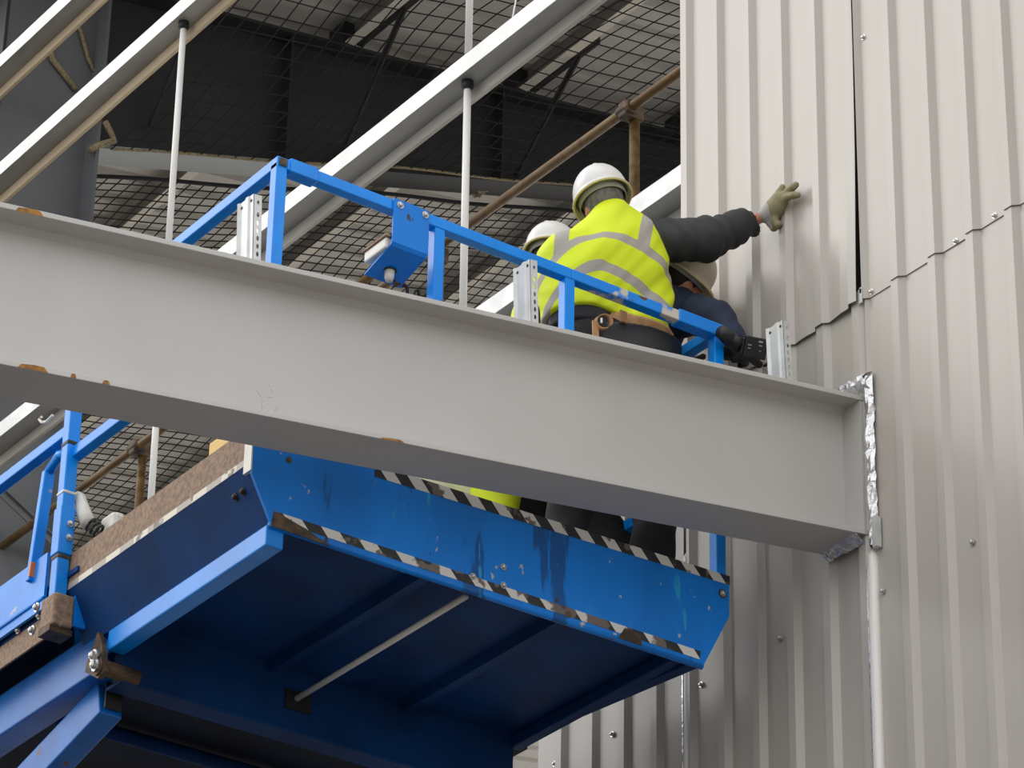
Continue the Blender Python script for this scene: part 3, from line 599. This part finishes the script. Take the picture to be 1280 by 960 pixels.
for y, z in ((2.3,7.25),(1.9,6.72),(4.1,6.75)):
    b = MB(); b.tube((-2.2,y,z),(-.6,y,z),.03,12); b.build('cross_tube', M['blued'], lift, smooth=True)
b = MB(); b.box((-2.45,1.0,.42),(-.35,4.9,.80)); b.build('chassis', M['blue'], lift, bevel=.02)
for x in (-2.45,-.35):
    for y in (1.5,4.3):
        b = MB(); b.path([(x-.13,y,.42),(x-.13,y,.42),(x-.10,y,.42),(x+.10,y,.42),(x+.13,y,.42)],[.30,.38,.42,.42,.38],24); b.build('wheel', M['black'], lift, smooth=False)
# loose things on the platform
t = empty('torch_grip', at(118,664,x=-2.36), 'white plastic grip with a black coiled lead above the brown toe board', 'tool')
b = MB(); b.path([at(97,618,x=-2.36),at(99,622,x=-2.36),at(104,638,x=-2.36),at(111,656,x=-2.36)],[.014,.024,.027,.029],12); b.build('grip', M['wplastic'], t, smooth=True)
for u, v in ((114,656),(119,660),(123,664)):
    b = MB(); c = at(u,v,x=-2.36); n_ = Vector((.55,-.4,-.55)).normalized(); e1 = n_.orthogonal().normalized(); e2 = n_.cross(e1)
    b.path([Vector(c)+e1*.025*math.cos(a)+e2*.025*math.sin(a) for a in np.linspace(0,2*math.pi,15)],.006,6); b.build('coil', M['black'], t, smooth=True)
c = at(140,655,x=-2.30); b = MB(); b.box((c[0]-.03,c[1]-.06,7.557),(c[0]+.03,c[1]+.05,c[2]+.03)); tag(b.build('plastic_case', M['wplastic'], bevel=.02),'small white plastic case behind the brown toe board','case')
c = at(275,549,x=-2.37); b = MB(); b.box((-2.378,c[1]-.08,7.557),(-2.36,c[1]+.06,c[2]+.005)); tag(b.build('yellow_bar', M['yellow'], bevel=.004),'short yellow bar standing inside the brown toe board','bar')  # plain yellow bar beside the toe board
bl = at(470,588,y=1.5); bh = at(600,600,y=1.5); b = MB(); b.box((bl[0],1.49,7.557),(bh[0]+.1,1.53,bh[2]+.15)); tag(b.build('insulation_board', M['wplastic'], bevel=.004),'pale board standing on the platform behind the yellow trousers','board')

# ================================================================== PEOPLE
def unit(v): v = np.asarray(v,float); return v/np.linalg.norm(v)
def frame(fwd, up):
    u = unit(up); f = np.asarray(fwd,float); f = unit(f-u*(f@u)); r = np.cross(f,u); return np.stack([r,f,u])   # rows: right, forward, up
def fold(P, s, amp, d=(1,.3,.6)):
    x,y,z = P[...,0],P[...,1],P[...,2]
    w = s*(d[0]*x+d[1]*y+d[2]*z)
    return amp*(np.sin(w+2.2*np.sin(7*y+5*z)+1.4*np.sin(9*x-6*z)) + .6*np.sin(1.7*w+1.1+2.0*np.sin(8*x+4*y)))
def head_fn(c, A):
    c = np.asarray(c,float)
    def L(x,y,z): return c+A[0]*x+A[1]*y+A[2]*z
    def fn(P):
        d = ell(P, L(0,-.01,.035), (.076,.096,.098), A)
        d = smin(d, ell(P, L(0,.025,-.045), (.058,.068,.075), A), .04)
        d = smin(d, cap(P, L(0,.098,.0), L(0,.112,-.028), .011,.015), .02)         # nose
        d = smin(d, ell(P, L(0,.085,-.098), (.024,.02,.02), A), .025)                # chin
        d = smin(d, cap(P, L(-.04,.082,.024), L(.04,.082,.024), .012), .02)          # brow
        d = smin(d, ell(P, L(0,.092,-.058), (.026,.011,.010), A), .012)              # mouth
        for sx_ in (-1,1):
            d = np.maximum(d, -ell(P, L(.031*sx_,.098,.004), (.014,.012,.009), A))
            d = smin(d, ell(P, L(.077*sx_,-.012,-.008), (.010,.020,.032), A), .01)    # ears
        return d
    return fn, L
def helmet(parent, c, A, m, rimm, a=.112, b_=.136, h=.135):
    c = np.asarray(c,float)
    def L(x,y,z): return c+A[0]*x+A[1]*y+A[2]*z
    n = 48; ph = np.linspace(0,2*math.pi,n,endpoint=False)
    def ring(s, z, peak=0.):
        o = []
        for p in ph:
            k = max(0,math.sin(p))**3
            o.append(L(math.cos(p)*a*s, math.sin(p)*b_*s+peak*k, z-.012*peak/.04*k))
        return o
    rows = [ring(1.075,-.004,.042),ring(1.06,.004,.036),ring(1.0,.008,.004)]
    for t in np.linspace(.08,.97,13): rows.append(ring((1-t**2.3)**.5, .008+h*t))
    def close(rows_, flip=False):
        mb = MB(); vs = [p for r in rows_ for p in r]; k = len(rows_)
        fs = [(i*n+j,i*n+(j+1)%n,(i+1)*n+(j+1)%n,(i+1)*n+j) for i in range(k-1) for j in range(n)]
        fs.append(tuple((k-1)*n+j for j in range(n))); mb.add(vs, fs); return mb
    sh = close(rows).build('helmet', m, parent, smooth=True, solid=.003)
    mb = MB(); pts = ring(1.072,-.004,.042); mb.path(pts+pts[:2],.0055,6); sub(mb.build('helmet_rim', rimm, parent, smooth=True), sh)
    mb = MB()
    r0, r1 = ring(.86,-.022), ring(.86,.022); mb.add(r0+r1,[(j,(j+1)%n,(j+1)%n+n,j+n) for j in range(n)]); sub(mb.build('headband', M['strap'], parent, smooth=True, solid=.003), sh)
    mb = MB(); mb.path([L(.0,y,.009+h*(1-(y/b_)**2)**.5*.985) for y in np.linspace(-.09,.09,9)],.008,8); sub(mb.build('helmet_ridge', m, parent, smooth=True), sh)
    return sh
def person(label, J, sleeve, trous, top_mat, helm, hand_r=None, hair=True, tape=None, belt=False, glove_r='glove', folds=1.0, vest=True, tr_r=(.12,.095,.075)):
    root = empty('person', (J['ankL']+J['ankR'])/2*np.array([1,1,0])+np.array([0,0,7.556]), label, 'person')
    A = frame(J['fwd'], J['up']); hc = J['head']; hf, HL = head_fn(hc, A)
    S = lambda k: np.asarray(J[k],float)
    def arm(P, s, r0, r1, r2):
        return smin(cap(P,S('sh'+s),S('el'+s),r0,r1), cap(P,S('el'+s),S('wr'+s),r1,r2), .02)
    def torso(P, e=0.):
        d = None
        for a_, c_, r in J['torso']:
            q = cap(P,a_,c_,r+e); d = q if d is None else smin(d,q,.09)
        return d
    def leg(P, s, r):
        d = smin(cap(P,S('hip'+s),S('kn'+s),r[0],r[1]), cap(P,S('kn'+s),S('ank'+s),r[1],r[2]), .03); return d
    def hand(P, s, e=0.):
        d = None
        for ch in J['hand'+s]:
            for (p, r1), (q, r2) in zip(ch, ch[1:]):
                k = cap(P,p,q,r1+e,r2+e); d = k if d is None else smin(d,k,.008)
        return d
    allp = np.array([S(k) for k in ('head','neck','shL','shR','elL','elR','wrL','wrR','hipL','hipR','knL','knR','ankL','ankR')]+[p for s in 'LR' for ch in J['hand'+s] for p,_ in ch])
    lo, hi = allp.min(0)-.2, allp.max(0)+.2
    def body(P):
        d = hf(P); d = smin(d, cap(P,S('neck'),hc-A[2]*.05,.058,.052), .03)
        d = smin(d, torso(P,-.03), .04)
        for s in 'LR':
            d = smin(d, arm(P,s,.055,.042,.028), .03); d = smin(d, leg(P,s,(.085,.06,.045)), .03)
            d = smin(d, cap(P,S('ank'+s),S('toe'+s),.045,.035), .03); d = smin(d, hand(P,s), .015)
        return d
    bd = sdf_obj('body', body, lo, hi, .0115, M['skin'], root)
    # finer head over the same place keeps the features crisp
    if hair:
        def hr(P):
            d = ell(P, HL(0,-.016,.038), (.081,.099,.10), A); return np.maximum(d, -((P-HL(0,.035,.0))@(-A[1]*.8+A[2]*-.55)*1.0+0.0)) if False else np.maximum(np.maximum(d, (P-HL(0,.03,.02))@A[1]*.9-(P-HL(0,.03,.02))@A[2]*.6), -((P-HL(0,0,-.055))@A[2]))
        sdf_obj('hair', hr, hc-.16, hc+.16, .006, M[hair if isinstance(hair,str) else 'hair'], root)
    for sx_ in (-1,1):
        mb = MB(); c = HL(.031*sx_,.083,.004); mb.path([c-A[1]*.006,c,c+A[1]*.006],[.004,.010,.004],8); mb.build('eye', M['eye'], root, smooth=True)
    helmet(root, HL(0,-.006,.048), A, M[helm], M['rim'], *(J.get('hsize') or (.112,.136,.135)))
    # trousers, boots
    def tr(P):
        d = None
        for s in 'LR':
            q = leg(P,s,tr_r); d = q if d is None else smin(d,q,.035)
        for a_, c_, r in J['seat']: d = smin(d, cap(P,a_,c_,r), .06)
        d = d+fold(P,26,.005*folds,(.3,.3,1))
        return np.maximum(d, S('ankL')[2]-.02-P[...,2])
    k = np.array([S(q) for q in ('hipL','hipR','knL','knR','ankL','ankR')]+[a_ for a_,_,_ in J['seat']]); sdf_obj('trousers', tr, k.min(0)-.2, k.max(0)+.2, .011, M[trous], root)
    for s in 'LR':
        def bt_(P, s=s): 
            a_, t_ = S('ank'+s), S('toe'+s); d = smin(cap(P,a_+np.array([0,0,.08]),a_+np.array([0,0,-.03]),.058,.055), cap(P,a_+np.array([0,0,-.035]),t_,.052,.046), .03); return np.maximum(d, 7.5575-P[...,2])
        k = np.stack([S('ank'+s),S('toe'+s)]); sdf_obj('boot', bt_, k.min(0)-.13, k.max(0)+.15, .011, M['boot'], root)
    # jacket: torso and sleeves in one garment
    def jk(P):
        d = np.maximum(torso(P,-.006), (P-S('neck'))@unit(S('neck')-J['torso'][-1][0])-.03)
        for s in 'LR':
            q = arm(P,s,*J['sleeve'+s]); ax = unit(S('wr'+s)-S('sh'+s))
            q = q+fold(P,34,.005*folds,tuple(ax*1.0+.25))+fold(P+.2,85,.0038*folds,tuple(ax+.35))
            e = unit(S('wr'+s)-S('el'+s)); q = np.maximum(q, (P-S('wr'+s))@e+.012); d = smin(d,q,.03)
        return np.maximum(d, J['hem'](P))
    sdf_obj('jacket', jk, lo, hi, .0095, M[sleeve], root)
    if vest:
        def vs(P):
            d = torso(P,.012)+fold(P,21,.006*folds,J.get('fold',(1,.2,-.8)))+fold(P+.3,64,.0018*folds,(.8,.3,-.7))
            for s in 'LR':
                o = unit(S('sh'+s)-S('sh'+('R' if s == 'L' else 'L'))); d = np.maximum(d, (P-S('sh'+s)-o*J.get('cut'+s,.035))@o)
            d = np.maximum(d, -(cap(P,S('neck')-.02*A[2],S('neck')+A[2]*.12,.068,.075)))
            return np.maximum(d, J['hemv'](P))
        sdf_obj('vest', vs, lo, hi, .0075, M['vest'] if tape else M['hivis'], root, attr=tape)
    for s in 'LR':
        gm = J['glove'+s]
        if gm:
            pp = np.array([p for ch in J['hand'+s] for p,_ in ch])
            sdf_obj('glove', lambda P, s=s: hand(P,s,.0025), pp.min(0)-.06, pp.max(0)+.06, .0038, M[gm], root, attr=(lambda V, s=s: .078-np.linalg.norm(V-S('wr'+s),axis=1)+.006*np.sin(60*V[:,2])) if gm == 'gloved' else None, smooth_it=1)
    return root, A, HL
A3 = np.array
def simple_hand(w, d, s_=1):
    """relaxed hand at wrist w pointing along d: palm, four unequal fingers, thumb"""
    w = np.asarray(w,float); d = unit(d); n = unit(np.cross(d,A3([0.2,.3,1.]))); u = np.cross(n,d); ch = [[(w,.027),(w+d*.08,.034)]]
    for i, l in enumerate((.062,.072,.067,.05)):
        b0 = w+d*.088+u*(i-1.5)*.020; ch.append([(b0-d*.03,.011),(b0,.010),(b0+d*l*.55+n*.014*s_,.009),(b0+d*l*.8+n*.040*s_,.008)])
    b0 = w+d*.03-u*.03; ch.append([(b0,.013),(b0-u*.022+d*.025+n*.012*s_,.011),(b0-u*.03+d*.055+n*.02*s_,.009)])
    return ch
FL = 7.556
# ---- worker 1: yellow vest, back to us, right arm reaching to the wall
y = .70
J = dict(fwd=(.60,.79,-.18), up=(-.20,.20,.95))
J['head'] = at(757,262,y=.80); J['neck'] = at(768,280,y=.76)
J['shL'] = at(716,334,y=.84); J['shR'] = at(800,304,y=.72)
J['elL'] = A3([-.74,1.06,8.86]); J['wrL'] = A3([-.50,1.08,8.95])
J['elR'] = at(884,299,y=.53); J['wrR'] = at(943,275,y=.455)
J['torso'] = [(at(728,428,y=.70),at(788,432,y=.70),.135),(at(726,385,y=.69),at(790,388,y=.69),.142),(at(722,345,y=.69),at(790,342,y=.69),.142),(at(712,330,y=.71),at(794,306,y=.71),.112),(at(752,306,y=.73),at(768,280,y=.75),.085)]
J['seat'] = [(at(735,432,y=.69),at(788,440,y=.69),.145),(A3([-.66,.66,8.60]),A3([-.50,.66,8.60]),.13)]
J['hipL'] = A3([-.70,.70,8.52]); J['hipR'] = A3([-.47,.70,8.52]); J['knL'] = A3([-.80,.68,8.06]); J['knR'] = A3([-.425,.68,8.08])
J['ankL'] = A3([-.83,.76,FL+.09]); J['ankR'] = A3([-.41,.76,FL+.09]); J['toeL'] = J['ankL']+A3([.02,.17,-.05]); J['toeR'] = J['ankR']+A3([.08,.16,-.05])
J['sleeveL'] = (.085,.07,.05); J['sleeveR'] = (.090,.084,.058)
J['handL'] = simple_hand(J['wrL'],(.8,.5,.1))
def w(u,v,x): return at(u,v,x=x)
J['handR'] = [[(w(957,269,-.078),.030),(w(967,261,-.062),.036),(w(974,251,-.056),.034)],
              [(w(966,266,-.062),.03),(w(971,258,-.06),.032)],
              [(w(975,250,-.056),.017),(w(986,238,-.052),.0125),(w(991,234,-.052),.0115),(w(995,231,-.046),.0105)],
              [(w(977,252,-.056),.017),(w(985,246,-.052),.0125),(w(992,244,-.052),.0115),(w(997,244,-.046),.0105)],
              [(w(971,252,-.06),.015),(w(974,241,-.058),.012),(w(978,234,-.05),.0105)],
              [(w(967,264,-.062),.018),(w(968,275,-.058),.0135),(w(971,281,-.05),.0115),(w(974,280,-.046),.0105)],
              [(w(962,268,-.066),.017),(w(963,279,-.058),.013),(w(967,285,-.046),.011),(w(970,284,-.042),.010)]]
J['gloveR'] = 'gloved'; J['gloveL'] = 'glove'
J['cutL'] = .45; HZ = at(757,425,y=.70)[2]
J['hem'] = lambda P: HZ-.02-P[...,2]
J['hemv'] = lambda P: HZ+.03-.16*np.abs(P[...,0]+.66)-.06*(P[...,0]+.62)-P[...,2]+.022*np.sin(9*P[...,0]+6*P[...,1])
Rr = unit(CR[0]); NB = J['neck']; U1 = unit(J['neck']-at(758,432,y=.70)); R1 = unit(Rr-U1*(Rr@U1)); O1 = at(757,425,y=.70)
def tape1(V):
    q = V-O1; u = q@R1; v = q@U1
    band = lambda x, c, hw: np.abs(x-c)-hw
    arc = -1.1*(u-.03)**2+.42*np.minimum(u+.03,0)
    h1 = band(v-arc-.10*u, .345, .024); h2 = band(v-arc-.05*u, .17, .024)
    top = v-arc-.10*u-.345
    vr = np.maximum(band(u-.06*v, .105, .024), -top); vl = np.maximum(band(u, -.19, .028), -top)
    return np.minimum(np.minimum(h1,h2),np.minimum(vr,vl))
root, A_, HL_ = person('person in a white helmet and yellow vest, back turned, gloved hand pressed on the wall', J, 'jacket','trouser','vest','helmet', hair='ghair', tape=tape1)
# leather tool belt with a black padded pouch
c = at(759,425,y=.70); c[2] = HZ+.008
def belt(P):
    q = P-c; r = np.sqrt((q@R1/.25)**2+((q[...,1]*.81+q[...,0]*.58)/.162)**2); zz = q[...,2]+.05*(q@R1)
    return np.maximum(np.abs((r-1)*.162)-.006, np.abs(zz)-.030)
bo = sdf_obj('tool_belt', belt, c-.29, c+.29, .007, M['leather'], root)
b = MB(); e = at(752,404,y=.50); 
for rr_, hw in ((.030,.022),):
    b.strip([[e+R1*rr_*math.cos(a)+U1*rr_*1.15*math.sin(a)+A3([0,-hw,0])*k for k in (0,1)] for a in np.linspace(-.6,5.2,22)])
sub(b.build('belt_loop', M['leather'], root, smooth=True, solid=.004), bo)
b = MB(); b.bar(at(744,402,y=.50),at(745,432,y=.49),.028,.005,(0,1,0)); b.bar(at(779,389,y=.505),at(780,403,y=.50),.03,.008,(0,1,0)); sub(b.build('belt_strap', M['leather'], root), bo)
b = MB(); b.path([at(752,398,y=.475),at(752,404,y=.475)],.005,8); sub(b.build('buckle', M['bolt'], root), bo)
def pouch(P):
    q = P-c-A3([0,0,-.085]); r = np.sqrt((q@R1/.255)**2+((q[...,1]*.81+q[...,0]*.58)/.17)**2); return np.maximum(np.abs((r-1)*.17)-.016, np.abs(q[...,2])-.048)-.006
sub(sdf_obj('belt_pad', pouch, c-.33, c+.33, .009, M['black'], root), bo)

# ---- worker 2: mostly hidden behind the first, white helmet and yellow clothes
J = dict(fwd=(.85,.52,-.1), up=(.05,.05,1)); y = 1.25
J['head'] = at(692,333,y=y); J['neck'] = at(688,362,y=y)
J['shL'] = at(678,372,y=y+.10); J['shR'] = at(702,378,y=y-.06)
J['elL'] = J['shL']+A3([.10,.12,-.26]); J['wrL'] = J['elL']+A3([.20,.06,-.06]); J['elR'] = J['shR']+A3([.12,-.02,-.24]); J['wrR'] = J['elR']+A3([.20,.06,.03])
J['torso'] = [(at(668,470,y=y+.06),at(680,476,y=y-.05),.13),(at(676,425,y=y+.05),at(690,430,y=y-.04),.125),(at(680,392,y=y+.07),at(696,398,y=y-.06),.115),(at(685,384,y=y),at(688,366,y=y),.075)]
pz = at(672,490,y=y)
J['seat'] = [(pz+A3([0,.07,0]),pz+A3([0,-.07,0]),.125)]
J['hipL'] = pz+A3([-.02,.10,-.05]); J['hipR'] = pz+A3([-.02,-.09,-.05]); J['knL'] = at(628,590,y=y+.12); J['knR'] = at(622,600,y=y-.08)
J['ankL'] = at(612,700,y=y+.12)*A3([1,1,0])+A3([0,0,FL+.09]); J['ankR'] = at(606,700,y=y-.06)*A3([1,1,0])+A3([0,0,FL+.09]); J['toeL'] = J['ankL']+A3([.16,.06,-.05]); J['toeR'] = J['ankR']+A3([.16,.06,-.05])
J['sleeveL'] = J['sleeveR'] = (.08,.065,.05); J['handL'] = simple_hand(J['wrL'],(.9,.3,0)); J['handR'] = simple_hand(J['wrR'],(.9,.3,.1)); J['gloveR'] = J['gloveL'] = 'glove'
zz2 = pz[2]; J['hem'] = lambda P: zz2-.0-P[...,2]; J['hemv'] = lambda P: zz2-.06-P[...,2]
M['hvt'] = M['hivis']
person('person in a white helmet and yellow clothes, almost hidden behind the reaching worker', J, 'hvt','hvt','hivis','helmet', tape=None)

# ---- worker 3: navy jacket, cream helmet, bent to the drill
J = dict(hsize=(.103,.126,.125), fwd=(.88,.20,-.22), up=(.26,-.52,.70))
J['head'] = at(849,355,y=.78); J['neck'] = at(834,373,y=.84)
J['shR'] = at(853,388,y=.76); J['shL'] = at(834,374,y=1.0)
J['elR'] = at(897,401,y=.56); J['wrR'] = at(922,433,y=.46); J['elL'] = A3([-.22,.92,8.78]); J['wrL'] = A3([-.20,.74,8.62])
ps = A3([-.62,1.22,8.42])
J['torso'] = [(ps+A3([.05,-.07,0]),ps+A3([-.05,.07,0]),.125),((ps+J['neck'])/2+A3([.04,-.08,0]),(ps+J['neck'])/2+A3([-.04,.08,0]),.135),(J['shR']+A3([-.04,.03,-.03]),J['shL']+A3([-.03,-.02,-.02]),.105),(J['neck']-A3([.05,-.04,.05]),J['neck'],.07)]
J['seat'] = [(ps+A3([.05,-.07,-.03]),ps+A3([-.05,.07,-.03]),.13)]
J['hipR'] = ps+A3([.06,-.08,-.06]); J['hipL'] = ps+A3([-.05,.08,-.06]); J['knR'] = A3([-.36,1.08,8.02]); J['knL'] = A3([-.50,1.34,8.02])
J['ankR'] = A3([-.56,1.16,FL+.09]); J['ankL'] = A3([-.66,1.40,FL+.09]); J['toeR'] = J['ankR']+A3([.17,-.05,-.05]); J['toeL'] = J['ankL']+A3([.17,-.02,-.05])
J['sleeveR'] = (.092,.074,.052); J['sleeveL'] = (.085,.07,.05)
bc = at(941,434,x=-.235); gx = at(920,440,x=-.225)
J['handR'] = [[(J['wrR'],.03),(gx+A3([0,.05,.03]),.036),(gx+A3([.01,.02,.02]),.035)]]+[[(gx+A3([.005,.02,.035-.019*i]),.012),(gx+A3([.035,-.01,.035-.019*i]),.0115),(gx+A3([.058,.015,.033-.019*i]),.0105),(gx+A3([.052,.04,.033-.019*i]),.0095)] for i in range(4)]+[[(gx+A3([0,.03,.05]),.014),(gx+A3([.02,.04,.065]),.012),(gx+A3([.05,.05,.06]),.011)]]
J['handL'] = simple_hand(J['wrL'],(.8,-.5,-.1)); J['gloveR'] = 'black'; J['gloveL'] = 'black'
J['hem'] = lambda P: ps[2]-.06-P[...,2]; J['hemv'] = J['hem']
person('person in a navy jacket and cream helmet, bent down over a drill at the wall', J, 'navy','trouser','navy','creamhelmet', vest=False)
# cordless drill held to the wall
t = empty('cordless_drill', bc+A3([0,0,-.05]), 'black cordless drill with a block battery, held against the wall', 'drill')
Ad = frame(CR[0]*.93+CR[2]*.30-CR[1]*-.18, -CR[1]*.97+CR[0]*.18)   # rows
def D(x,y,z): return bc+Ad[0]*x+Ad[1]*y+Ad[2]*z
def obox(b, x0,x1,y0,y1,z0,z1):
    b.add([D(x0,y0,z0),D(x1,y0,z0),D(x1,y1,z0),D(x0,y1,z0),D(x0,y0,z1),D(x1,y0,z1),D(x1,y1,z1),D(x0,y1,z1)],[(0,3,2,1),(4,5,6,7),(0,1,5,4),(1,2,6,5),(2,3,7,6),(3,0,4,7)])
b = MB(); obox(b,-.03,.03,-.045,.05,-.042,.040); obox(b,-.026,.026,-.055,-.045,-.035,.03); bt_o = b.build('battery', M['black'], t, bevel=.006)
b = MB()
for (y0,z0,l,hh) in ((.012,.022,.030,.006),(.016,.008,.022,.004),(-.030,.004,.026,.004),(-.028,-.008,.020,.003),(.02,-.012,.014,.003)):
    obox(b,.0302,.0308,y0-.004,y0-.004+l*.6,z0,z0+hh)
sub(b.build('battery_print', M['strap'], t), bt_o)
b = MB(); b.path([D(0,-.05,0),D(-.01,-.07,.01),D(-.02,-.095,.02)],[.028,.024,.026],12); b.build('handle', M['black'], t, smooth=True)
tip = A3([-.036,bc[1]+.13,bc[2]+.0])
b = MB(); m0 = D(-.02,-.10,.02); dx_ = unit(tip-m0); ln = np.linalg.norm(tip-m0); b.path([m0-dx_*.05,m0,m0+dx_*ln*.45,m0+dx_*ln*.5,m0+dx_*ln*.72],[.026,.032,.03,.02,.016],14); b.build('motor_body', M['black'], t, smooth=True)
b = MB(); b.tube(m0+dx_*ln*.72,tip,.004,8); b.build('drill_bit', M['bolt'], t)
b = MB(); b.path([at(942,461,x=-.02),at(948,457,x=-.03),at(955,458,x=-.035),at(962,455,x=-.03)],.003,5); tag(b.build('loose_wire', M['black'], smooth=True),'short black wire end at the foot of the wall sheet by the right cleat','wire')
